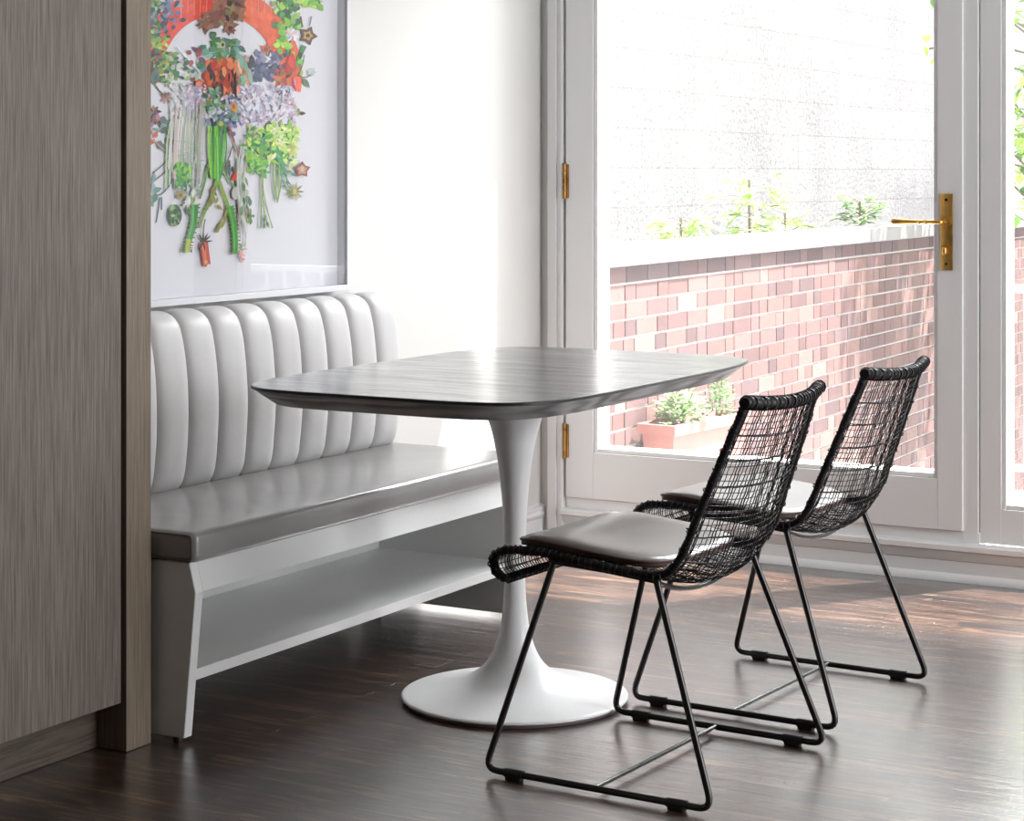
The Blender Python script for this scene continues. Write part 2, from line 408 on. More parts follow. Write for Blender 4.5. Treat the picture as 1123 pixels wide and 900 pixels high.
def door(name, x0, x1, z0, z1, gx0, gx1, gz0, gz1, yf, yb, yg):
    """stile and rail door leaf; children: frame, bead, glass"""
    root = struct(empty(name, (x0, yf, z0)))
    O = Vector((x0, yf, z0))
    def part(n, bmm, mt, sm=None):
        o = obj(n, bmm, mt, root, sm)
        o.data.transform(Matrix.Translation(-O)); return o
    b = bmesh.new()
    box(b, x0, gx0-.014, yf, yb, z0, z1, .0015); box(b, gx1+.014, x1, yf, yb, z0, z1, .0015)
    part('stile', b, M['trim'])
    b = bmesh.new()
    box(b, gx0-.0141, gx1+.0141, yf+.0005, yb, z0, gz0-.014, .001); box(b, gx0-.0141, gx1+.0141, yf+.0005, yb, gz1+.014, z1, .001)
    part('rail', b, M['trim'])
    b = bmesh.new()
    # ovolo bead running round the glass, then the outer stop
    for (a0, a1, c0, c1) in ((gx0-.014, gx0, gz0-.014, gz1+.014), (gx1, gx1+.014, gz0-.014, gz1+.014), (gx0, gx1, gz0-.014, gz0), (gx0, gx1, gz1, gz1+.014)):
        box(b, a0, a1, yf+.006, yg-.003, c0, c1, .003)
        box(b, a0, a1, yg+.004, yb+.028, c0, c1, .002)
    part('bead', b, M['trim'])
    b = bmesh.new(); box(b, gx0-.008, gx1+.008, yg-.002, yg+.002, gz0-.008, gz1+.008)
    part('glass', b, M['door_glass'])
    return root, O
d1, O1 = door('door_1', .083, 1.393, .149, DT-.004, .196, 1.305, .312, 2.08, -.018, .045, .022)
d2, O2 = door('door_2', 1.440, 2.740, .116, DT-.004, 1.516, 2.62, .233, 2.08, .004, .060, .030)
bm = bmesh.new(); box(bm, 2.744, 2.80, -.016, .10, .0, DT+.06, .002); struct(obj('trim_4', bm, M['trim']))

def hinge(z):
    b = bmesh.new()
    x = .083-O1.x-.002; y = -.024-O1.y
    h = .108
    for k in range(5):
        z0 = z-O1.z-h/2+k*h/5
        lathe(b, [(0, z0+.0005), (.0065, z0+.0005), (.0068, z0+.002), (.0068, z0+h/5-.002), (.0065, z0+h/5-.0005), (0, z0+h/5-.0005)], 16, x, y)
    for s in (-1, 1):
        zc = z-O1.z+s*h/2
        lathe(b, [(0, zc-.004), (.0055, zc-.003), (.0066, zc), (.0055, zc+.003), (0, zc+.004)], 16, x, y)
    box(b, x, x+.014, y+.003, y+.0075, z-O1.z-h/2, z-O1.z+h/2, .0008)
    obj('hinge', b, M['hinge'], d1, 40)
hinge(1.168); hinge(.330); hinge(1.96)
# brass handle set
b = bmesh.new(); px = 1.347-O1.x; pz = 1.022-O1.z
box(b, px-.019, px+.019, -.006, .001, pz-.112, pz+.112, .002)
plate = obj('handle_plate', b, M['brass'], d1, 40)
b = bmesh.new()
for s in (-1, 1):
    box(b, px-.004, px+.004, -.0075, -.005, pz+s*.094-.004, pz+s*.094+.004, .0018)
obj('screw', b, M['bronze'], plate, 40)
b = bmesh.new(); lz = 1.052-O1.z
tube(b, [(px, .0, lz), (px, -.012, lz)], .0165, 24)
tube(b, [(px, -.010, lz), (px, -.050, lz)], .0085, 16)
path = fillet([(px, -.040, lz), (px, -.058, lz), (px-.03, -.058, lz), (px-.146, -.055, lz)], .012, 6)
n_ = len(path)
# swelling lever with two collars
xs = [(px-.02-i*.004) for i in range(32)]
tube(b, path[:-1], .0062, 16)
lev = [(x, -.0575, lz) for x in xs]
def rl(i, N):
    d = i*.004
    if .020 < d < .027 or .040 < d < .048: return .0085
    if d < .05: return .0055
    return .0058+(d-.05)/.074*.0036
tube(b, lev, .006, 16, rfun=rl)
lathe_pts = lev[-1]
tube(b, [lev[-1], (lev[-1][0]-.004, lev[-1][1], lz)], .0045, 12)
obj('lever', b, M['brass'], plate, 50)
b = bmesh.new(); tz = .972-O1.z
tube(b, [(px, .0, tz), (px, -.010, tz)], .015, 24)
tube(b, [(px, -.009, tz), (px, -.013, tz)], .011, 24)
box(b, px-.006, px+.006, -.030, -.010, tz-.017, tz+.006, .0035)
obj('thumb_turn', b, M['brass'], plate, 50)

# ------------------------------------------------------------------ tall oak cabinet
cx = .428
cab = tag(empty('tall_cabinet', (.2, -3.2, 0)), 'tall taupe oak cabinet with vertical grain door and recessed plinth at left', 'cabinet')
CO = Vector((.2, -3.2, 0))
def cpart(name, b, mt, sm=None, off=CO, par=cab):
    o = obj(name, b, mt, par, sm); o.data.transform(Matrix.Translation(-off)); return o
b = bmesh.new(); box(b, WX+.002, cx, -2.584, -2.506, .001, 2.60, .0008); cpart('side_panel', b, M['cab_edge'])
b = bmesh.new(); box(b, WX+.002, cx-.024, -4.0, -2.586, .106, 2.60); cpart('carcass', b, M['gap'])
b = bmesh.new(); box(b, cx-.021, cx, -3.200, -2.601, .106, 2.58, .001); cpart('cabinet_door', b, M['cabinet'])
b = bmesh.new(); box(b, cx-.021, cx, -3.802, -3.204, .106, 2.58, .001); cpart('cabinet_door', b, M['cabinet'])
b = bmesh.new(); box(b, .33, .35, -4.0, -2.585, .001, .106); cpart('plinth', b, M['plinth'])

# ------------------------------------------------------------------ banquette
BO = Vector((.27, -1.76, 0))
bench = tag(empty('banquette_bench', tuple(BO)), 'white banquette with grey leather seat, channel tufted back and open shelf', 'bench')
def bpart(name, b, mt, sm=None, par=bench):
    o = obj(name, b, mt, par, sm); o.data.transform(Matrix.Translation(-BO)); return o
y0, y1 = -2.483, -1.072      # end panel outer faces
pan = [(WX+.022, .014), (.497, .014), (.527, .320), (.511, .381), (WX+.022, .381)]
for a, c in ((y0, y0+.026), (y1-.026, y1)):
    b = bmesh.new(); prism(b, pan, 'y', a, c)
    bmesh.ops.bevel(b, geom=b.edges[:], offset=.001, segments=2, affect='EDGES')
    bpart('end_panel', b, M['bench_paint'])
b = bmesh.new(); prism(b, [(.503, .320), (.5268, .3205), (.5108, .3808), (.486, .3808)], 'y', y0+.026, y1-.026); bpart('apron', b, M['bench_paint'])
b = bmesh.new(); box(b, .075, .509, y0+.026, y1-.026, .132, .155, .001); bpart('shelf', b, M['bench_paint'])
b = bmesh.new(); box(b, .055, .073, y0+.026, y1-.026, .10, .381); bpart('back_panel', b, M['bench_paint'])
b = bmesh.new(); box(b, WX+.022, .505, y0+.026, y1-.026, .362, .3805); bpart('seat_board', b, M['bench_paint'])
for y in (y0+.013, y1-.013):
    for x in (.470, .06):
        b = bmesh.new(); lathe(b, [(0, .0005), (.009, .0005), (.010, .003), (.010, .012), (.006, .0145), (0, .0145)], 16, x, y); bpart('foot', b, M['glide'], 40)
# seat cushion: rounded slab, gently crowned
def rounded_slab(x0, x1, ya, yb, z0, z1, r, crown=.004, nx=20, ny=60, wob=0.0):
    b = bmesh.new()
    bmesh.ops.create_grid(b, x_segments=2, y_segments=2, size=1); b.clear()
    box(b, x0, x1, ya, yb, z0, z1)
    bmesh.ops.bevel(b, geom=[e for e in b.edges], offset=r, segments=4, affect='EDGES', profile=.5)
    return b
b = rounded_slab(WX+.03, .530, -2.488, -1.062, .3815, .446, .015)
cush = bpart('seat_cushion', b, M['leather'], 60)
b = bmesh.new()
xe = .5285; pp = []
r = .014
for ye in (-2.4875, -1.0625):
    b = bmesh.new()
    loop = fillet([(WX+.05, ye, .439), (.521, ye, .439), (.521, ye, .386), (WX+.05, ye, .386)], .012, 6)
    tube(b, loop, .0018, 8)
    bpart('piping', b, M['piping'], 60, par=cush)
# backrest: board plus vertical padded channels
b = bmesh.new(); box(b, WX+.022, .060, -2.47, -1.088, .380, .835, .004); back = bpart('backrest', b, M['channel'], 40)
seams = [-1.080, -1.196, -1.312, -1.428, -1.544, -1.660, -1.776, -1.892, -2.008, -2.124, -2.240, -2.356, -2.472]
BP = [(.118, .440), (.130, .470), (.139, .540), (.143, .620), (.140, .700), (.131, .775), (.118, .825), (.103, .848), (.082, .862), (.060, .866), (.035, .862), (.016, .848)]
for ya, yb in zip(seams[1:], seams[:-1]):
    b = bmesh.new(); path = smooth_path(BP, 44); ny = 14; grid = []
    nrm = []
    for i in range(len(path)):
        a = path[max(i-1, 0)]; c = path[min(i+1, len(path)-1)]
        t = Vector((c[0]-a[0], 0, c[1]-a[1])).normalized(); nrm.append(Vector((t.z, 0, -t.x)))
    for i, (x, z) in enumerate(path):
        row = []
        endf = min(1, i/5.0)
        for k in range(ny+1):
            u = -1+2*k/ny
            puff = (1-abs(u)**3.4)**.5 if abs(u) < 1 else 0
            d = -.017+.017*puff*(.55+.45*endf)
            y = (ya+yb)/2+u*(yb-ya)/2*(1.0)
            # faint creases
            d += .0006*sin(37*z+9*y)*puff
            row.append(b.verts.new(Vector((x, y, z))+nrm[i]*d))
        grid.append(row)
    for i in range(len(grid)-1):
        for k in range(ny):
            b.faces.new((grid[i][k], grid[i][k+1], grid[i+1][k+1], grid[i+1][k]))
    # close sides and back
    for k in (0, ny):
        inner = [b.verts.new((.02, grid[0][k].co.y, grid[i][k].co.z if i < 34 else grid[33][k].co.z)) for i in range(len(grid))]
        for i in range(len(grid)-1):
            try: b.faces.new((grid[i][k], grid[i+1][k], inner[i+1], inner[i]))
            except ValueError: pass
    bmesh.ops.remove_doubles(b, verts=b.verts[:], dist=.0002)
    bmesh.ops.recalc_face_normals(b, faces=b.faces[:])
    bpart('channel', b, M['channel'], 70, par=back)

# ------------------------------------------------------------------ artwork
AX = .020           # print plane
def art(u, v, x=AX):
    """reference-frame position on the picture plane -> world (the print is a flat sheet)"""
    a = (u-561.5)/2250; t = (x-CX)/(a*cos(TH)-sin(TH))
    return (CY+t*(a*sin(TH)+cos(TH)), CH-t*(v-190)/2250)
aw = tag(empty('framed_artwork', (WX, -1.73, 1.46)), 'white box framed botanical collage print with red ring above the banquette', 'picture')
AO = Vector((WX, -1.73, 1.46))
def apart(name, b, mt, sm=None): return cpart(name, b, mt, sm, AO, aw)
fy0, fy1, fz0, fz1 = -2.30, -1.184, .872, 2.12
b = bmesh.new(); fw = .016; fx = .036
box(b, WX+.002, fx, fy1-fw, fy1, fz0, fz1, .001); box(b, WX+.002, fx, fy0, fy0+fw, fz0, fz1, .001)
box(b, WX+.002, fx, fy0+fw, fy1-fw, fz0, fz0+fw, .001); box(b, WX+.002, fx, fy0+fw, fy1-fw, fz1-fw, fz1, .001)
apart('frame', b, M['frame'])
b = bmesh.new(); box(b, WX+.003, .0035, fy0+fw, fy1-fw, fz0+fw, fz1-fw); apart('backing_sheet', b, M['paper'])
b = bmesh.new(); box(b, .029, .031, fy0+fw, fy1-fw, fz0+fw, fz1-fw); apart('picture_glass', b, M['art_glass'])

AX = .004
bm = bmesh.new(); cl = bm.loops.layers.float_color.new('Col'); layer = [0]
def poly(pts, col, jit=.0):
    layer[0] += 1
    x = AX+.001+layer[0]*1.6e-6
    vs = []
    for u, v in pts:
        y, z = art(u, v, .008)
        vs.append(bm.verts.new((x, y, z)))
    try: f = bm.faces.new(vs)
    except ValueError: return
    c = srgb(*[max(0, min(255, (q-128)*1.12+104)) for q in col])
    for l in f.loops: l[cl] = c
R = random.Random(11)
def vary(c, d=22): k = R.uniform(-d, d); return tuple(max(0, min(255, x+k+R.uniform(-d/2, d/2))) for x in c)
def ell(u, v, a, b_, rot, col, n=14):
    poly([(u+a*cos(t)*cos(rot)-b_*sin(t)*sin(rot), v+a*cos(t)*sin(rot)+b_*sin(t)*cos(rot)) for t in [2*pi*k/n for k in range(n)]], col)
def leaf(u, v, l, w, rot, col):
    pts = []
    for k in range(7): s = k/6; pts.append((s*l, w*sin(pi*s**.8)))
    for k in range(5, 0, -1): s = k/6; pts.append((s*l, -w*sin(pi*s**.8)))
    poly([(u+x*cos(rot)-y*sin(rot), v+x*sin(rot)+y*cos(rot)) for x, y in pts], col)
def star(u, v, r, col, n=5, rot=0, inner=.42):
    poly([(u+(r if k % 2 == 0 else r*inner)*sin(rot+pi*k/n), v-(r if k % 2 == 0 else r*inner)*cos(rot+pi*k/n)) for k in range(2*n)], col)
def stroke(pts, w, col, w2=None):
    w2 = w if w2 is None else w2
    P = smooth_path(pts, 4*len(pts)); n = len(P); A = []; B = []
    for i in range(n):
        a = P[max(i-1, 0)]; c = P[min(i+1, n-1)]; dx, dy = c[0]-a[0], c[1]-a[1]; L_ = math.hypot(dx, dy) or 1
        ww = (w+(w2-w)*i/(n-1))/2
        A.append((P[i][0]-dy/L_*ww, P[i][1]+dx/L_*ww)); B.append((P[i][0]+dy/L_*ww, P[i][1]-dx/L_*ww))
    for i in range(n-1): poly([A[i], A[i+1], B[i+1], B[i]], col)
def rosette(u, v, r, cols, n=9):
    for k in range(n):
        leaf(u, v, r*R.uniform(.8, 1.1), r*.22, 2*pi*k/n+R.uniform(-.2, .2), vary(R.choice(cols)))
def scatter(n, ux, vx, fn):
    for _ in range(n): fn(R.uniform(*ux), R.uniform(*vx))
RED = (232, 92, 74); ORG = (238, 118, 78)
GR = [(92, 138, 78), (120, 160, 88), (70, 118, 78), (150, 182, 110), (58, 100, 70)]
GB = [(110, 185, 70), (150, 205, 80), (80, 160, 80), (175, 215, 110), (60, 140, 80)]
SG = [(120, 160, 145), (95, 135, 120), (150, 180, 165)]
BL = [(118, 124, 158), (90, 96, 130), (150, 155, 180), (70, 84, 110)]
LV = [(205, 200, 216), (186, 176, 204), (222, 220, 228), (200, 180, 196), (170, 178, 200)]
BR = [(120, 88, 74), (150, 108, 92), (92, 66, 58), (168, 130, 110)]
OR = [(214, 112, 78), (188, 90, 66), (226, 140, 104), (160, 78, 60)]
WT = [(215, 216, 212), (198, 202, 196), (226, 226, 224), (180, 190, 178)]
# red ring behind a pale disc
cu, cv, ro, ri = 241, 84, 84, 68
N_ = 72
for k in range(N_):
    t0, t1 = 2*pi*k/N_, 2*pi*(k+1)/N_
    if sin(t0) > .15: continue
    base = RED if cos(t0) < .25 else ORG
    for q in range(5):
        r0 = ri+(ro+14-ri)*q/5; r1 = ri+(ro+14-ri)*(q+1)/5
        poly([(cu+r0*cos(t0)*.93, cv+r0*sin(t0)), (cu+r1*cos(t0)*.93, cv+r1*sin(t0)), (cu+r1*cos(t1)*.93, cv+r1*sin(t1)), (cu+r0*cos(t1)*.93, cv+r0*sin(t1))], vary(base, 10))
for k in range(16):
    u = 200+k*7; stroke([(u, 0), (u+R.uniform(-1, 1), 16+R.uniform(-4, 6))], .8, vary((238, 160, 140), 14))
stroke([(194, 52), (206, 64), (222, 80), (232, 92)], 3.2, (236, 240, 244), 1.5); stroke([(194, 52), (206, 66), (220, 82)], 1, (150, 165, 180))
def leaves(n, ux, vx, cols, l=(5, 11), w=(1.2, 3), rot=(0, 6.28), d=20):
    for _ in range(n): leaf(R.uniform(*ux), R.uniform(*vx), R.uniform(*l), R.uniform(*w), R.uniform(*rot), vary(R.choice(cols), d))
# left garland
leaves(70, (163, 182), (-4, 40), GR+SG+BL); leaves(26, (182, 198), (0, 30), BL, (6, 11)); leaves(60, (163, 184), (36, 80), GR+GB+[(205, 200, 120)])
leaves(50, (176, 196), (58, 92), GR+[(170, 160, 90)], (4, 8)); leaves(50, (186, 224), (66, 96), GR+WT, (5, 9))
leaves(14, (163, 172), (50, 82), [(110, 60, 90), (140, 80, 100)])
for u, v in ((183, 107), (170, 122), (176, 132), (168, 132)): rosette(u, v, 8, BR+[(178, 140, 150)], 7)
stroke([(165, 78), (172, 95), (180, 104)], 1.5, (80, 90, 70)); ell(171, 84, 4.5, 9, .2, (110, 140, 125)); ell(172, 86, 2.5, 6, .2, (90, 118, 112))
leaves(14, (176, 186), (134, 160), SG, (7, 13), (2, 3.5)); leaves(10, (163, 172), (148, 158), [(200, 110, 90), (120, 150, 90)])
stroke([(166, 152), (176, 160), (184, 168), (192, 166)], 1.6, (200, 150, 148)); stroke([(168, 190), (180, 180), (186, 172)], 1.3, (110, 112, 104))
stroke([(170, 198), (182, 188), (190, 172)], 1.3, (130, 130, 120)); stroke([(164, 202), (174, 214), (186, 204), (192, 190)], 1.4, (80, 108, 100))
leaves(12, (163, 172), (196, 222), SG, (8, 13), (2, 4)); stroke([(176, 216), (174, 232), (172, 244)], 1.2, (90, 120, 130)); stroke([(178, 216), (178, 230)], 1.2, (80, 110, 130))
# top centre brown flowers and green rosettes
for u, v, r in ((226, 24, 13), (238, 18, 14), (252, 8, 14), (262, 16, 12), (245, 0, 13), (252, 30, 11), (262, 3, 10)):
    for k in range(3): star(u+R.uniform(-2, 2), v+R.uniform(-2, 2), r*(1-.22*k), vary(R.choice(BR), 14), 5, R.uniform(0, 6), .5)
leaves(16, (232, 264), (2, 34), BR+[(140, 140, 100)], (6, 12), (2, 4))
leaves(46, (234, 262), (40, 62), SG+GR[:2], (6, 12), (2, 4.5)); rosette(245, 50, 9, SG); ell(245, 49, 3, 4, 0, (190, 190, 140)); ell(245, 49, 1.4, 2, 0, (90, 70, 60))
leaves(14, (214, 234), (52, 74), SG, (7, 11), (3, 5)); leaves(8, (210, 220), (54, 70), [(170, 90, 100), (120, 90, 110)])
# orange bells
leaves(90, (224, 262), (62, 98), OR, (8, 18), (2, 4.5), (1.2, 1.9)); leaves(24, (262, 275), (56, 96), [(190, 150, 130), (226, 170, 150), (150, 180, 160)], (10, 20), (2, 4), (1.3, 1.8))
leaves(18, (226, 262), (66, 100), [(96, 56, 50), (74, 62, 56)], (8, 18), (1, 2), (1.3, 1.8))
leaves(16, (214, 228), (86, 100), OR, (5, 9), (2, 4))
# blue grey cluster at right of bells
leaves(46, (275, 302), (62, 92), BL, (8, 14), (2, 3.6), (-2.4, -.7)); star(292, 54, 8, (214, 130, 92), 5, .3); star(292, 54, 4, (150, 80, 60), 5, .3)
star(297, 65, 8, (226, 226, 230), 6)
stroke([(318, 44), (313, 60), (305, 68), (296, 74)], 1.8, (70, 78, 84)); leaves(10, (300, 312), (58, 72), BL, (6, 10))
# right hand garland
leaves(80, (302, 330), (-6, 34), GB+GR, (6, 12), (2, 4)); leaves(30, (334, 352), (-8, 4), GB, (7, 12), (2, 4)); leaves(26, (308, 318), (28, 54), [(130, 200, 80), (170, 210, 90)], (5, 9), (2, 4))
rosette(320, 38, 9, [(228, 224, 222), (206, 196, 200)], 12)
for k, c in enumerate(((104, 74, 58), (130, 96, 70), (206, 176, 112), (98, 76, 52))): star(338, 39, 11-2.6*k, c, 5, .4, .6)
stroke([(330, 18), (332, 30)], 2, (90, 110, 60)); stroke([(342, 18), (340, 28)], 1.2, (120, 130, 150))
stroke([(334, 50), (328, 64), (322, 76)], 6, (96, 150, 96), 3); leaves(16, (316, 332), (56, 80), GR+GB, (5, 10), (1.5, 3)); leaves(8, (316, 324), (52, 70), [(220, 90, 60), (200, 70, 60)], (8, 14), (2, 4), (1.3, 1.9))
leaves(14, (306, 316), (74, 96), OR+[(150, 150, 80)], (6, 11)); stroke([(334, 60), (332, 72), (328, 82)], 1, (90, 120, 90)); stroke([(326, 82), (336, 85), (344, 78)], 1.2, (110, 130, 100)); rosette(342, 79, 6, [(200, 206, 200), (170, 190, 170)], 7)
leaf(332, 86, 13, 3, .9, (120, 140, 110)); leaf(322, 84, 16, 3, 1.4, (196, 60, 92)); leaf(323, 84, 14, 1.4, 1.4, (236, 150, 160))
for k in range(8): leaf(R.uniform(306, 316), R.uniform(92, 104), 10, 2.5, R.uniform(0, 3), vary((120, 70, 54)))
star(316, 112, 9, (214, 92, 78), 5, 1); leaves(8, (314, 328), (112, 126), BR+GR, (7, 11), (1.5, 2.6))
# pale blossom band
def blossom(n, ux, vx, cols, r=(1.4, 3.2)):
    for _ in range(n): ell(R.uniform(*ux), R.uniform(*vx), R.uniform(*r), R.uniform(.8, 1.8), R.uniform(0, 3.1), vary(R.choice(cols), 14), 7)
blossom(260, (198, 226), (94, 136), LV+[(206, 176, 190)]); blossom(420, (264, 322), (94, 136), LV); blossom(120, (226, 264), (102, 130), LV+WT+BL)
blossom(80, (186, 204), (92, 150), WT); blossom(90, (300, 326), (110, 142), [(214, 190, 206), (226, 214, 222)])
for _ in range(60): leaf(R.uniform(268, 318), R.uniform(96, 140), R.uniform(6, 12), 1.2, R.uniform(0, 6.28), vary((226, 226, 236), 10))
rosette(255, 118, 9, [(190, 196, 212), (160, 168, 190)], 10); ell(256, 119, 4, 6, 0, (214, 172, 90)); ell(256, 117, 2, 3, 0, (190, 120, 60))
leaves(34, (226, 246), (98, 118), SG+GR, (5, 9)); leaves(30, (228, 262), (126, 146), SG+BL, (5, 10), (1.5, 3)); ell(242, 136, 5, 6, 0, (120, 150, 120)); ell(242, 136, 2.4, 3, 0, (190, 190, 110))
# pale netted leaves falling at left
for k in range(46):
    u = R.uniform(186, 224); stroke([(u, R.uniform(108, 140)), (u-2+R.uniform(-2, 2), 160), (u-3+R.uniform(-3, 3), R.uniform(180, 216))], R.uniform(.8, 2), vary(R.choice(WT+[(176, 206, 160), (200, 190, 180)]), 14))
for k in range(60):
    u = R.uniform(194, 220); v = R.uniform(150, 222); stroke([(u-4, v), (u+4, v+R.uniform(-2, 2))], .7, vary((170, 190, 170), 16))
leaves(60, (192, 206), (176, 202), GB, (5, 10), (1, 2.4), (.8, 2.2)); leaves(30, (202, 214), (196, 228), GR+WT, (6, 12), (1, 2.2), (1.2, 2))
# central green stems
for k in range(9):
    u = 228+k*2.4; stroke([(u+R.uniform(-2, 2), 138), (u, 165), (236+(u-238)*.5, 196)], R.uniform(1.4, 3), vary(R.choice(GB[:3]), 18))
stroke([(238, 150), (239, 175), (238, 200)], 7, (96, 176, 82), 5); stroke([(237, 150), (238, 175), (238, 200)], 1.6, (160, 214, 130))
stroke([(237, 198), (232, 215), (224, 232), (217, 250)], 4.5, (140, 172, 96), 2); stroke([(239, 198), (245, 214), (251, 230)], 4.5, (148, 180, 104), 3)
stroke([(228, 180), (222, 205), (218, 218)], 2.4, (124, 166, 96)); leaves(10, (226, 238), (212, 232), [(150, 168, 96), (170, 150, 90)], (6, 11), (1, 2))
# thorny cactus arms
def cactus(pts, w, col):
    stroke(pts, w, col, w*.75); P = smooth_path(pts, 14)
    for i, (u, v) in enumerate(P):
        for s in (-1, 1): leaf(u+s*w*.4, v, 3, .8, 0 if s > 0 else pi, vary((120, 130, 60), 20))
    stroke([(p[0]-w*.15, p[1]) for p in pts], w*.2, tuple(min(255, c+30) for c in col))
cactus([(213, 224), (211, 246), (205, 268), (204, 276)], 8, (84, 156, 84)); cactus([(251, 226), (255, 244), (257, 262), (257, 278)], 7.5, (88, 160, 84))
stroke([(206, 262), (204, 277)], 5, (190, 190, 80), 3)
for k in range(3): leaf(247-k*2, 236+k*3, 16, 1.6, 1.9+.1*k, (140, 150, 84))
stroke([(248, 230), (244, 242), (237, 255)], 2.5, (150, 158, 100), 1.5)
# hanging bell
stroke([(224, 240), (222, 252), (222, 264)], 1.2, (120, 90, 80)); poly([(218, 266), (227, 265), (230, 290), (227, 289), (225, 293), (222, 291)], (206, 110, 96)); poly([(220, 266), (224, 266), (226, 290), (223, 290)], (226, 140, 124))
for a in (-.9, -.4, .1, .5, 1.1, 2.6, 3.3): leaf(222, 265, 11, 1, a-1.2, (86, 92, 82))
ell(225, 287, 1.6, 2, 0, (226, 190, 100))
# green seed head and little star
ell(191, 236, 7.5, 12, 0, (70, 104, 66))
for k in range(26): ell(191+R.uniform(-5, 5), 236+R.uniform(-9, 9), 3, 1.6, R.uniform(0, 3), vary(R.choice([(110, 150, 96), (60, 90, 60), (150, 178, 120)]), 14), 8)
stroke([(196, 226), (202, 222)], 1.2, (110, 100, 90)); star(197, 214, 7, (176, 160, 96), 6); star(197, 214, 3, (120, 96, 60), 6)
# red berry, brown stems
stroke([(250, 138), (256, 156), (264, 174)], 2.6, (170, 110, 110), 1.6); stroke([(254, 160), (250, 172), (246, 182)], 1.6, (110, 116, 96)); leaves(8, (248, 256), (170, 186), [(110, 120, 110), (90, 104, 96)], (8, 12), (1, 2), (1.4, 2))
star(258, 194, 6.5, (226, 92, 74), 3, 0, .6); ell(260, 200, 2, 4, 0, (84, 92, 84)); stroke([(244, 186), (252, 200), (258, 206)], 2, (130, 170, 100))
for k in range(14): stroke([(R.uniform(254, 272), 170+R.uniform(-20, 10)), (262+R.uniform(-4, 6), 205), (266+R.uniform(-5, 5), R.uniform(225, 268))], R.uniform(.8, 1.8), vary(R.choice(WT+[(150, 160, 140), (170, 156, 150)]), 14))
ell(257, 212, 4, 7, 0, (200, 200, 196)); leaves(14, (264, 274), (186, 236), [(110, 140, 110), (160, 170, 140), (90, 110, 96)], (8, 14), (1, 2.4), (1.2, 1.9)); leaves(5, (270, 277), (232, 240), GR, (4, 8), (1, 2), (1.2, 1.9))
blossom(16, (262, 270), (266, 286), [(226, 160, 150), (230, 214, 210), (150, 190, 150)], (1.5, 2.6)); stroke([(262, 236), (268, 255), (267, 270)], 1.2, (170, 176, 170))
# lush greens at right, lower
leaves(190, (272, 318), (140, 178), GB+[(214, 228, 130)], (5, 12), (1, 2.6)); leaves(60, (300, 328), (136, 168), [(204, 224, 130), (176, 208, 110), (226, 236, 180)], (6, 11), (1, 2.4)); leaves(50, (272, 290), (166, 190), GB[:3], (5, 10), (1, 2.4))
for k in range(7): leaf(300+R.uniform(0, 8), 160+k*4, 12, 1.6, .8+R.uniform(-.3, .5), (80, 170, 120))
for u in (298, 301, 305, 307): stroke([(u, 178), (u+R.uniform(-1, 1), 200), (303, 222)], 1.2, vary((150, 170, 90)))
for a, b2 in ((286, 282), (287, 287), (288, 296), (286, 300)): stroke([(287, 186), (a, 212), (b2+R.uniform(-3, 3), 250)], 1.1, vary((140, 164, 96)))
leaves(6, (288, 293), (232, 244), GR, (6, 9), (.8, 1.6), (1.2, 1.9)); stroke([(306, 180), (314, 198), (320, 206)], 1.8, (90, 150, 110)); leaves(10, (306, 318), (184, 204), [(100, 150, 120)], (5, 8), (.8, 1.6), (.4, 1.6))
for k in range(9): leaf(322, 210, 11, 1.2, 2*pi*k/9, vary((150, 158, 96))); 
ell(322, 210, 2, 3, 0, (210, 190, 120))
star(330, 186, 9.5, (150, 84, 70), 5, 0, .6); star(330, 186, 6, (196, 160, 130), 5, 0, .7); ell(330, 185, 2, 3, 0, (214, 190, 170))
o = apart('collage_print', bm, M['ink'])

# ------------------------------------------------------------------ table
TX, TY, TZ = .912, -1.815, .745
tab = tag(empty('dining_table', (TX, TY, 0)), 'dining table with dark stained oak top on a white tulip pedestal', 'table')
def sup(a, b_, n, t):
    c, s = cos(t), sin(t)
    return (a*math.copysign(abs(c)**(2/n), c), b_*math.copysign(abs(s)**(2/n), s))
NS = 160
ts = [2*pi*k/NS for k in range(NS)]
A_, B_, EXP = .386, .606, 5.6
b = bmesh.new()
def ring(a, bb, z): return [b.verts.new((*sup(a, bb, EXP, t), z)) for t in ts]
R0 = ring(A_-.0015, B_-.0015, TZ); R1 = ring(A_, B_, TZ-.0015); R2 = ring(A_, B_, TZ-.006)
R3 = ring(A_-.004, B_-.004, TZ-.008); R4 = ring(A_-.042, B_-.042, TZ-.040); R5 = ring(A_-.046, B_-.046, TZ-.041)
def br_(a, c, mi):
    for k in range(NS):
        f = b.faces.new((a[k], a[(k+1) % NS], c[(k+1) % NS], c[k])); f.material_index = mi
f = b.faces.new(R0); f.material_index = 0
br_(R1, R0, 1); br_(R2, R1, 1); br_(R3, R2, 1); br_(R4, R3, 2); br_(R5, R4, 2)
f = b.faces.new(R5[::-1]); f.material_index = 2
bmesh.ops.recalc_face_normals(b, faces=b.faces[:])
obj('tabletop', b, [M['table'], M['edge_line'], M['table_edge']], tab, 25)
prof = [(.0, .006), (.252, .006), (.257, .009), (.2575, .012), (.252, .0155), (.225, .020), (.190, .026), (.155, .034), (.120, .045), (.090, .061), (.068, .080), (.052, .104), (.041, .132), (.033, .165), (.0275, .205), (.0242, .250), (.0235, .300), (.0240, .350), (.0262, .405), (.0300, .460), (.0350, .510), (.0415, .555), (.0500, .598), (.061, .634), (.076, .664), (.095, .688), (.118, .702), (.128, .7038), (.0, .7039)]
ps = smooth_path(prof[1:-1], 120)
b = bmesh.new(); lathe(b, [(0, .006)]+[p for p in ps]+[(0, .7039)], 96)
bmesh.ops.recalc_face_normals(b, faces=b.faces[:])
ped = obj('pedestal', b, M['pedestal'], tab, 60)
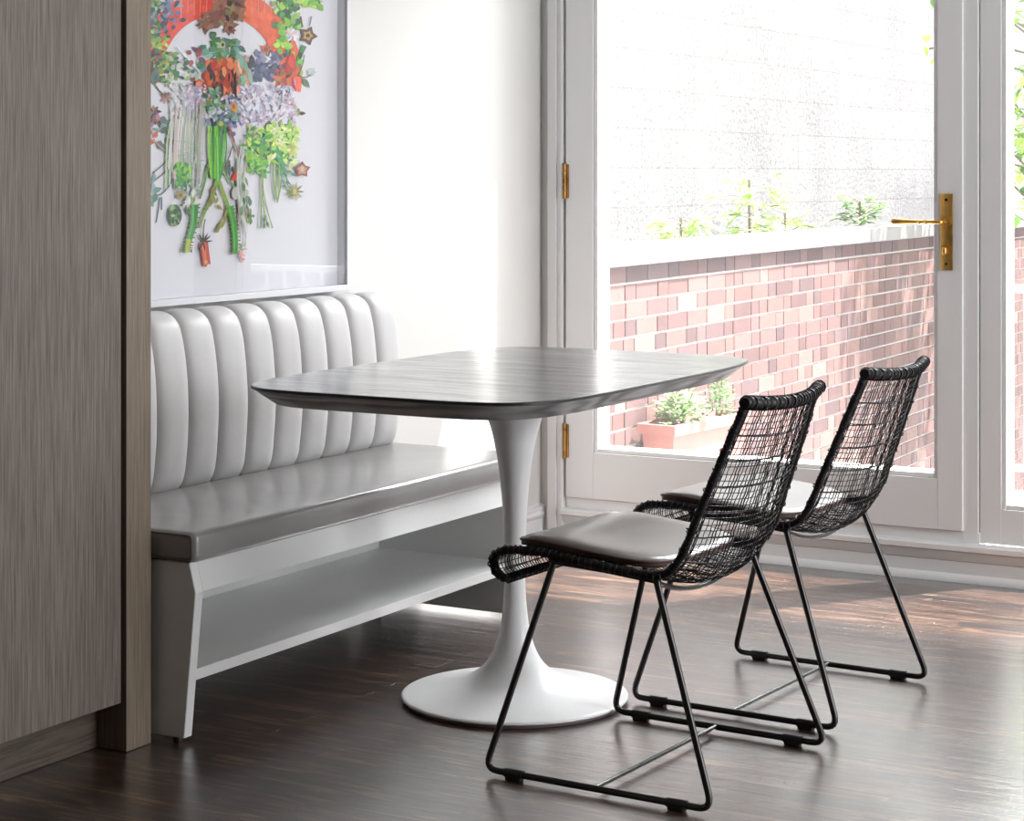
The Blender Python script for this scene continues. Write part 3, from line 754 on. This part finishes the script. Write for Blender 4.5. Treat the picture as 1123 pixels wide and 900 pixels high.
b = bmesh.new(); lathe(b, [(0, .0005), (.250, .0005), (.252, .003), (.252, .0062), (0, .0062)], 96); bmesh.ops.recalc_face_normals(b, faces=b.faces[:])
obj('floor_ring', b, M['base_ring'], ped, 40)

# ------------------------------------------------------------------ rattan chair (front towards -x)
# edge path: (x, z, half width, sag)
EP = [(-.262, .371, .165, .000), (-.276, .384, .176, .000), (-.279, .402, .186, .001), (-.270, .420, .196, .003), (-.250, .434, .203, .006), (-.215, .441, .207, .010),
      (-.150, .443, .210, .018), (-.070, .436, .211, .026), (.020, .428, .211, .034), (.085, .424, .210, .040), (.122, .428, .209, .043), (.145, .446, .207, .044), (.165, .480, .203, .042),
      (.188, .540, .196, .038), (.218, .615, .187, .034), (.247, .690, .176, .030), (.273, .757, .163, .027)]
NP = 110
EPs = smooth_path(EP, NP)
# resample to equal arc length
def resample(P, n):
    d = [0]
    for a, c in zip(P[:-1], P[1:]): d.append(d[-1]+math.hypot(c[0]-a[0], c[1]-a[1]))
    out = []; k = 0
    for i in range(n):
        s = d[-1]*i/(n-1)
        while k < len(P)-2 and d[k+1] < s: k += 1
        u = (s-d[k])/max(1e-9, d[k+1]-d[k]); out.append(tuple(a+(c-a)*u for a, c in zip(P[k], P[k+1])))
    return out, d[-1]
EPr, ELEN = resample(smooth_path(EP, 400), 200)
def shell(s, u, off=0.0):
    """point on the woven shell; s 0..1 along, u -1..1 across"""
    t = max(0, min(1, s))*(len(EPr)-1); k = min(int(t), len(EPr)-2); w = t-k
    a, c = EPr[k], EPr[k+1]; p = [x+(y-x)*w for x, y in zip(a, c)]
    k0, k1 = max(k-2, 0), min(k+3, len(EPr)-1)
    tx, tz = EPr[k1][0]-EPr[k0][0], EPr[k1][1]-EPr[k0][1]; L_ = math.hypot(tx, tz)
    nx, nz = tz/L_, -tx/L_          # outward (below / behind)
    g = p[3]*(1-u*u)-off
    return Vector((p[0]+nx*g, p[2]*u, p[1]+nz*g))
def make_chair():
    root = empty('rattan_chair', (0, 0, 0))
    rc = random.Random(3)
    # woven sheet
    b = bmesh.new()
    NL = 29
    for i in range(NL):
        u0 = -.975+1.95*i/(NL-1)+rc.uniform(-.008, .008); bold = (i % 4 == 0)
        for dbl in ((-.0045, .0045) if bold else (0,)):
            ph = rc.uniform(0, 6); am = rc.uniform(.002, .005)
            pts = [shell(k/84, max(-1, min(1, u0+dbl/.2*1.0+am*sin(ph+k*.21))), .0008*sin(k*1.9+i*pi)) for k in range(85)]
            tube(b, pts, .00105 if not bold else .00135, 4, caps=False)
    NX = 62
    for j in range(NX):
        s0 = .012+.976*j/(NX-1)+rc.uniform(-.0018, .0018); bold = (j % 4 == 1)
        for dbl in ((-.0016, .0016) if bold else (0,)):
            ph = rc.uniform(0, 6); am = rc.uniform(.0006, .0018)
            pts = [shell(s0+dbl+am*sin(ph+k*.35), -1+2*k/22, -.0008*sin(k*2.6+j*pi)) for k in range(23)]
            tube(b, pts, .0010 if not bold else .0013, 4, caps=False)
    # denser bands near the side rims
    for sgn in (-1, 1):
        for q in (.90, .925, .955):
            pts = [shell(k/84, sgn*q, .0004) for k in range(85)]
            tube(b, pts, .0013, 4, caps=False)
    obj('woven_shell', b, M['rattan'], root, 179)
    # wrapped rims
    b = bmesh.new()
    for sgn in (-1, 1):
        n = 300
        pts = [shell(k/(n-1), sgn) for k in range(n)]
        tube(b, pts, .0075, 8, rfun=lambda i, N: .0076+.0014*abs(sin(i*1.05))+.0006*sin(i*.37))
        # binding loops and cane ends standing proud of the rim
        for k in range(4, n-3, 5):
            s = k/(n-1); c = shell(s, sgn); t = (shell(s+.004, sgn)-shell(s-.004, sgn)).normalized()
            if k % 3 == 0 or s < .55:
                up = t.orthogonal().normalized(); sd = t.cross(up); rr = rc.uniform(.0090, .0108); tl = rc.uniform(-.4, .4)
                ringp = [c+(up*cos(a)+sd*sin(a))*rr+t*(.003*sin(a+tl*4)) for a in [2*pi*q/8 for q in range(8)]]
                tube(b, ringp, .0016, 4, closed=True)
        for k in range(10, n-6, 13):
            s = k/(n-1)+rc.uniform(-.004, .004); c = shell(s, sgn)
            out = Vector((rc.uniform(-.4, .4), sgn, rc.uniform(-.5, .5))).normalized()
            nb = shell(s, sgn, -.01)-c; out = (out+nb.normalized()*rc.uniform(-.9, .9)).normalized()
            tube(b, [c, c+out*rc.uniform(.011, .015)], .0016, 5)
    # front lip edge
    pts = [shell(0, -1+2*k/60) for k in range(61)]
    tube(b, pts, .006, 8, rfun=lambda i, N: .0052+.0016*abs(sin(i*1.3)))
    for k in range(2, 60, 2):
        c = shell(0, -1+2*k/60); ringp = [c+Vector((cos(a), 0, sin(a)))*.0088+Vector((0, .003*sin(a), 0)) for a in [2*pi*q/8 for q in range(8)]]
        tube(b, ringp, .0017, 4, closed=True)
    obj('rim', b, M['rattan'], root, 60)
    # coiled top rail
    b = bmesh.new(); n = 150
    pts = []
    for k in range(n):
        u = -1.07+2.14*k/(n-1); uu = max(-1, min(1, u)); p = shell(1, uu); p.y += (u-uu)*.16
        p += Vector((.004, 0, .004)); pts.append(p)
    tube(b, pts, .011, 12, rfun=lambda i, N: .0098+.0028*abs(sin(i*.30))**.6)
    for k in range(3, n-2, 6):
        c = pts[k]; ringp = [c+Vector((cos(a), 0, sin(a)))*.0128+Vector((0, .004*sin(a+1), 0)) for a in [2*pi*q/10 for q in range(10)]]
        tube(b, ringp, .0018, 4, closed=True)
    obj('top_rail', b, M['rattan'], root, 60)
    # sled side frames
    for sgn in (-1, 1):
        b = bmesh.new()
        yb, yt = sgn*.260, sgn*.206
        P = fillet([(-.124, yt, .424), (-.250, yb, .0125), (.252, yb, .0125), (.106, yt, .412)], .022, 6)
        tube(b, P, .0068, 12)
        tube(b, [(-.132, yt, .429), (-.124, yt, .427), (.0, yt, .4215), (.106, yt, .4125), (.112, yt, .414)], .0058, 10)
        obj('side_frame', b, M['steel'], root, 60)
    b = bmesh.new(); tube(b, [(.0, -.258, .0135), (.0, .258, .0135)], .0048, 12); obj('cross_bar', b, M['bar'], root, 60)
    b = bmesh.new()
    pts = [(-.126, yy, .425-.020*(1-(yy/.206)**2)) for yy in [-.206+.412*k/16 for k in range(17)]]
    tube(b, pts, .005, 8); obj('seat_rail', b, M['steel'], root, 60); b = bmesh.new()
    pts = [(.104, yy, .411-.040*(1-(yy/.206)**2)) for yy in [-.206+.412*k/16 for k in range(17)]]
    tube(b, pts, .005, 8)
    obj('seat_rail', b, M['steel'], root, 60)
    for sgn in (-1, 1):
        for x in (-.182, .178):
            b = bmesh.new()
            tube(b, [(x-.020, sgn*.26, .0125), (x+.020, sgn*.26, .0125)], .0094, 14)
            box(b, x-.017, x+.017, sgn*.26-.0088, sgn*.26+.0088, .0003, .012, .001)
            obj('glide', b, M['glide'], root, 40)
    # leather seat pad following the shell
    b = bmesh.new(); n1, n2 = 44, 28; top = []; bot = []
    s_a, s_b = .112, .530
    for i in range(n1+1):
        rt = []; rb = []
        a = -1+2*i/n1
        for j in range(n2+1):
            c = -1+2*j/n2
            # rounded square domain
            m = max(abs(a), abs(c)) or 1
            k = (max(1e-9, abs(a/m)**5+abs(c/m)**5))**(-1/5) if max(abs(a), abs(c)) > 1e-6 else 1
            aa, cc = a*k, c*k
            rad = (abs(aa)**5+abs(cc)**5)**(1/5)
            s = s_a+(s_b-s_a)*(aa+1)/2
            base = shell(s, cc*.93)
            sag = .012*(1-cc*cc)
            e = shell(s, 1); z = e.z+.012
            lim = max(0, 1-rad**8)**.5
            fold = .0016*sin(aa*5+cc*3)*max(0, 1-rad)
            rim_ = .5*min(1, max(0, (s-.44)/.06))
            p = Vector((base.x if s > .10 else base.x, cc*.200, z-sag*.55))
            rb.append(b.verts.new(p-Vector((0, 0, .004+.003*lim))))
            rt.append(b.verts.new(p+Vector((0, 0, .008+.009*lim+fold))))
        top.append(rt); bot.append(rb)
    for i in range(n1):
        for j in range(n2):
            b.faces.new((top[i][j], top[i+1][j], top[i+1][j+1], top[i][j+1])).material_index = 0
            b.faces.new((bot[i][j], bot[i][j+1], bot[i+1][j+1], bot[i+1][j])).material_index = 1
    bord = [(i, 0) for i in range(n1)]+[(n1, j) for j in range(n2)]+[(i, n2) for i in range(n1, 0, -1)]+[(0, j) for j in range(n2, 0, -1)]
    for q in range(len(bord)):
        i, j = bord[q]; k, l = bord[(q+1) % len(bord)]
        f = b.faces.new((top[i][j], bot[i][j], bot[k][l], top[k][l])); f.material_index = 1
    edge = [(top[i][j].co+bot[i][j].co)/2 for i, j in bord]
    bmesh.ops.recalc_face_normals(b, faces=b.faces[:])
    pad = obj('seat_pad', b, [M['pad'], M['pad_edge']], root, 179)
    b = bmesh.new(); tube(b, [e+Vector((0, 0, .005)) for e in edge], .0034, 6, closed=True); obj('piping', b, M['pad_edge'], pad, 179)
    return root
def copy_tree(o, parent=None):
    c = o.copy(); COL.objects.link(c); c.parent = parent
    for ch in list(o.children): copy_tree(ch, c)
    return c
chairA = make_chair()
chairA.location = (1.411, -2.105, 0); chairA.rotation_euler.z = radians(-2.6)
tag(chairA, 'black woven rattan chair nearest the viewer, beside the near end of the table', 'chair', 'rattan chairs along the table')
chairB = copy_tree(chairA)
chairB.location = (1.416, -1.457, 0); chairB.rotation_euler.z = radians(-3.0)
tag(chairB, 'black woven rattan chair farther back, the one closest to the glass door', 'chair', 'rattan chairs along the table')

# ------------------------------------------------------------------ outside
struct(obj('yard_ground', (lambda b: (box(b, -6, 9, .16, 16, -1.2, -1.0), b)[1])(bmesh.new()), M['deck']))
struct(obj('patio_deck', (lambda b: (box(b, -.17, 6, .161, 1.99, -.10, -.03, .004), b)[1])(bmesh.new()), M['deck']))
# brick garden wall; local frame: length along +y
GW = (-.212, .40); GB_ = -1.0; ga = math.atan2(.19, 4.58)
gw = tag(empty('garden_wall', (GW[0], GW[1], GB_), ga), 'red brick garden wall with white mortar and pale stone coping outside the door', 'wall')
L_W = 8.6; ZT = 1.845
b = bmesh.new(); box(b, -.24, -.006, 0, L_W, 0, ZT); obj('mortar_core', b, M['mortar'], gw)
b = bmesh.new(); cl = b.loops.layers.float_color.new('Col'); rb = random.Random(5)
pal = [(150, 116, 110), (158, 124, 117), (142, 110, 109), (168, 136, 128), (132, 106, 109), (154, 118, 113), (172, 146, 138), (132, 100, 99)]
rows = 27; rh = ZT/rows
for r_ in range(rows):
    y = -(.05 if r_ % 2 else .155)-rb.uniform(0, .01); kind = r_ % 2
    z0 = r_*rh+.005; z1 = (r_+1)*rh-.005
    while y < L_W:
        w = (.198 if kind == 0 else .094)+rb.uniform(-.006, .006); kind ^= 1
        if rb.random() < .12: kind ^= 1
        a0, a1 = max(0, y), min(L_W, y+w); y += w+.009
        if a1-a0 < .02: continue
        nf = len(b.faces)
        box(b, -.03, .0+rb.uniform(-.001, .0015), a0, a1, z0, z1)
        c = list(rb.choice(pal)); k = rb.uniform(-22, 12); c = [max(0, min(255, (q+k)*m)) for q, m in zip(c, (.68, .63, .63))]
        if r_ == rows-1: c = [q*.82 for q in c]; c[2] *= 1.06  # top course darkened: shade under the coping put into brick colour
        b.faces.ensure_lookup_table()
        for f in b.faces[nf:]:
            for l in f.loops: l[cl] = srgb(*c)
obj('brick_face', b, M['brick'], gw)
b = bmesh.new(); y = 0
while y < L_W:
    box(b, -.27, .028, y, min(L_W, y+.91)-.004, ZT, ZT+.066, .004); y += .91
obj('coping', b, M['coping'], gw)

b = bmesh.new(); box(b, -2.2, -1.45, .9, 15, -.3, 7); tag(obj('block_building', b, M['block']), 'tall white rough block masonry wall of the neighbouring building', 'building')
# far return wall closing the yard
b = bmesh.new(); box(b, -1.45, 9, 14, 14.4, -.3, 5.5); tag(obj('end_building', b, M['block']), 'pale masonry wall closing the far end of the yard', 'building')

# terracotta planter against the wall
pa = math.atan2(-.052, .608)
PO = (-.063, 1.122)
pl = tag(empty('planter_box', (PO[0], PO[1], -.029), pa), 'long terracotta coloured planter box with rolled rim against the brick wall', 'planter')
b = bmesh.new(); W_, L2, HP = .160, .600, .274
# tapered body with a thick rim
def tap(z0, z1, i0, i1, mi=0):
    v = []
    for z, i in ((z0, i0), (z1, i1)):
        v.append([b.verts.new(p) for p in ((-W_+i, i, z), (-i, i, z), (-i, L2-i, z), (-W_+i, L2-i, z))])
    for k in range(4): b.faces.new((v[0][k], v[0][(k+1) % 4], v[1][(k+1) % 4], v[1][k]))
    return v
v0 = tap(.0, HP-.040, .030, .012); v1 = tap(HP-.040, HP, .0, -.003); v2 = tap(HP, HP-.03, .014, .016)
b.faces.new(v0[0][::-1])
for k in range(4):
    b.faces.new((v0[1][k], v0[1][(k+1) % 4], v1[0][(k+1) % 4], v1[0][k])); b.faces.new((v1[1][k], v1[1][(k+1) % 4], v2[0][(k+1) % 4], v2[0][k]))
bmesh.ops.recalc_face_normals(b, faces=b.faces[:])
obj('box', b, M['terra'], pl)
b = bmesh.new(); box(b, -W_+.016, -.016, .016, L2-.016, HP-.05, HP-.026); obj('soil', b, M['soil'], pl)

def leafq(b, cl, p, d, up, l, w, col):
    """a folded pointed leaf of six triangles"""
    d = d.normalized(); sd = d.cross(up)
    if sd.length < .05: sd = d.orthogonal()
    sd.normalize(); up = sd.cross(d)
    P = [p, p+d*l*.3+sd*w*.42+up*w*.12, p+d*l*.65+sd*w*.40+up*w*.08, p+d*l-up*w*.15, p+d*l*.65-sd*w*.40+up*w*.08, p+d*l*.3-sd*w*.42+up*w*.12, p+d*l*.3, p+d*l*.65-up*w*.02]
    V = [b.verts.new(q) for q in P]
    for f in ((0, 1, 6), (1, 2, 7, 6), (2, 3, 7), (7, 3, 4), (6, 7, 4, 5), (0, 6, 5)):
        fc = b.faces.new([V[q] for q in f]); fc.smooth = True
        for l_ in fc.loops: l_[cl] = srgb(*col)
def plant(name, loc, label, cat, build, group=None):
    root = tag(empty(name, loc), label, cat, group)
    bl = bmesh.new(); cl_ = bl.loops.layers.float_color.new('Col'); bs = bmesh.new()
    build(bl, cl_, bs)
    obj('foliage', bl, M['leaf'], root)
    if len(bs.verts): obj('stem', bs, M['stem'], root, 60)
    else: bs.free()
    return root
def herb(seed, rad, h, n, cols, ls=(.02, .045), elong=1.0):
    rr = random.Random(seed)
    def f(bl, cl_, bs):
        for k in range(max(6, n//40)):
            a = rr.uniform(0, 6.28); r = rr.uniform(0, rad*.7)
            tube(bs, [(0, 0, 0), (cos(a)*r*.5, sin(a)*r*.5*elong, h*.5), (cos(a)*r, sin(a)*r*elong, h*rr.uniform(.7, 1))], .0018, 5)
        for _ in range(n):
            a = rr.uniform(0, 6.28); q = rr.random()**.5; e = rr.uniform(0, pi/2)
            p = Vector((cos(a)*rad*q*cos(e*.6), sin(a)*rad*q*elong*cos(e*.6), h*(.15+.85*rr.random())*(1-.55*q*q)))
            d = Vector((cos(a)+rr.uniform(-.8, .8), sin(a)+rr.uniform(-.8, .8), rr.uniform(-.2, 1)))
            c = rr.choice(cols); k2 = rr.uniform(-14, 14)
            leafq(bl, cl_, p, d, Vector((0, 0, 1)), rr.uniform(*ls), rr.uniform(*ls)*.75, [max(0, min(255, x+k2)) for x in c])
    return f
PG = [(140, 172, 116), (168, 190, 142), (110, 150, 96), (188, 200, 168)]
zt = HP-.029-.026
def onpl(t, s): # along, across
    return (PO[0]+cos(pa)*s-sin(pa)*t, PO[1]+sin(pa)*s+cos(pa)*t, zt)
plant('leafy_herb', onpl(.19, -.080), 'pale green bushy herb growing in the near half of the planter', 'plant', herb(2, .078, .16, 330, PG, (.022, .045), 1.9))
plant('wispy_herb', onpl(.50, -.085), 'thin feathery green herb growing at the far end of the planter', 'plant', herb(4, .05, .22, 260, [(118, 172, 104), (136, 184, 116), (100, 156, 94)], (.012, .028), 1.2))

# saplings growing between the two walls
def sapling(seed, h, n, spread, cols, z_lo=.75, big=(.07, .13)):
    rr = random.Random(seed); z_lo = 1-(1-z_lo)*h/(h+.98); h += .98
    def f(bl, cl_, bs):
        tube(bs, [(0, 0, 0), (.01, .01, h*.5), (.0, .02, h)], .007, 6)
        for k in range(n):
            t = z_lo+(1-z_lo)*rr.random(); a = rr.uniform(0, 6.28)
            p0 = Vector((.01, .015, h*t)); r = spread*rr.uniform(.3, 1)
            p1 = p0+Vector((cos(a)*r, sin(a)*r, rr.uniform(-.04, .06)))
            tube(bs, [p0, (p0+p1)/2+Vector((0, 0, .01)), p1], .0022, 4)
            for q in range(5):
                d = Vector((cos(a)+rr.uniform(-.9, .9), sin(a)+rr.uniform(-.9, .9), rr.uniform(-.5, .4)))
                c = rr.choice(cols); k2 = rr.uniform(-10, 10)
                leafq(bl, cl_, p0.lerp(p1, rr.uniform(.35, 1)), d, Vector((0, 0, 1)), rr.uniform(*big), rr.uniform(*big)*.42, [max(0, min(255, x+k2)) for x in c])
    return f
SC = [(186, 214, 118), (204, 226, 148), (160, 196, 104)]
plant('sapling', (-.95, 3.90, -1.0), 'tall pale green sapling with a bare stem rising above the coping', 'plant', sapling(1, 1.18, 22, .26, SC, .76), 'plants behind the garden wall')
plant('sapling', (-.95, 3.07, -1.0), 'low yellow green sapling behind the coping nearest the door hinge side', 'plant', sapling(2, 1.0, 20, .24, SC, .84), 'plants behind the garden wall')
plant('sapling', (-.95, 4.39, -1.0), 'pale sapling with drooping pointed leaves just right of the tall one', 'plant', sapling(3, 1.0, 14, .22, SC, .86), 'plants behind the garden wall')
plant('garden_shrub', (-1.0, 5.68, -1.0), 'dense small green shrub above the coping beside the brass lever', 'plant', sapling(8, 1.05, 40, .17, [(130, 176, 100), (160, 196, 120), (110, 156, 96)], .86, (.04, .08)), 'plants behind the garden wall')

# leafy tree seen through the right hand door
def tree(bl, cl_, bs):
    rr = random.Random(21)
    tube(bs, [(0, 0, 0), (.03, .02, 1.2), (-.02, .0, 2.5), (.02, .03, 3.9)], .03, 8, rfun=lambda i, N: .03-.006*i)
    cols = [(150, 196, 80), (120, 172, 76), (184, 214, 110), (96, 148, 70), (206, 226, 130)]
    for k in range(44):
        z = rr.uniform(1.5, 4.0); a = rr.uniform(0, 6.28); r = rr.uniform(.25, .75)
        p0 = Vector((0, 0, z)); p1 = Vector((cos(a)*r, sin(a)*r, z+rr.uniform(-.1, .35)))
        tube(bs, [p0, (p0+p1)/2+Vector((0, 0, .06)), p1], .006, 5)
        for q in range(26):
            p = p0.lerp(p1, rr.uniform(.25, 1.1))+Vector((rr.uniform(-.1, .1), rr.uniform(-.1, .1), rr.uniform(-.1, .1)))
            leafq(bl, cl_, p, Vector((rr.uniform(-1, 1), rr.uniform(-1, 1), rr.uniform(-.9, .3))), Vector((0, 0, 1)), rr.uniform(.05, .1), rr.uniform(.04, .07), [x+rr.uniform(-12, 12) for x in rr.choice(cols)])
plant('garden_tree', (.16, 5.2, -1.0), 'leafy green tree growing beyond the white railing', 'tree', tree)

# white metal railing
rl_ = tag(empty('patio_railing', (1.6, 1.94, -.0295)), 'white painted metal railing with slim square balusters on the patio', 'railing')
b = bmesh.new(); box(b, -.72, 1.2, -.022, .022, .765, .795, .004); obj('top_rail', b, M['rail'], rl_)
b = bmesh.new(); box(b, -.72, 1.2, -.012, .012, .08, .105, .003); obj('bottom_rail', b, M['rail'], rl_)
for k in range(18):
    x = -.668+k*.105
    b = bmesh.new(); box(b, x-.008, x+.008, -.008, .008, .10, .768, .001); obj('baluster', b, M['rail'], rl_)
for x in (-.70, 1.18):
    b = bmesh.new(); box(b, x-.02, x+.02, -.02, .02, 0, .79, .002); obj('post', b, M['rail'], rl_)

# ------------------------------------------------------------------ light
w = bpy.data.worlds.new('sky'); scn.world = w; w.use_nodes = True
bg = w.node_tree.nodes['Background']; bg.inputs[0].default_value = (.93, .97, 1.0, 1); bg.inputs[1].default_value = 1.0
sun = bpy.data.lights.new('sun', 'SUN'); sun.energy = 23.0; sun.angle = radians(1.2); sun.color = (1, .975, .94)
so = link(bpy.data.objects.new('sun', sun)); so.rotation_euler = Vector((-.30, -.42, -1)).to_track_quat('-Z', 'Y').to_euler(); so.location = (3, 4, 8)
def area(name, loc, d, sx, sy, e, col=(1, 1, 1)):
    l = bpy.data.lights.new(name, 'AREA'); l.shape = 'RECTANGLE'; l.size = sx; l.size_y = sy; l.energy = e; l.color = col
    o = link(bpy.data.objects.new(name, l)); o.location = loc; o.rotation_euler = Vector(d).to_track_quat('-Z', 'Z').to_euler(); return o
area('window_fill_lamp', (XR+.30, -1.55, 1.45), (-1, 0, -.05), 2.4, 2.1, 110, (.97, .98, 1))  # added area lamp boosting the light from the unseen side window
area('sky_fill_lamp', (1.5, 2.7, 3.5), (-.12, -1, -.72), 2.6, 1.6, 260, (.96, .98, 1))  # added lamp above view, standing in for bright sky through the doors

scn.view_settings.view_transform = 'Standard'; scn.view_settings.look = 'None'
scn.view_settings.exposure = .55; scn.view_settings.gamma = 1
try:
    scn.cycles.use_denoising = True; scn.cycles.max_bounces = 10; scn.cycles.transparent_max_bounces = 12; scn.cycles.caustics_reflective = False
    scn.cycles.sample_clamp_indirect = 6
except Exception: pass
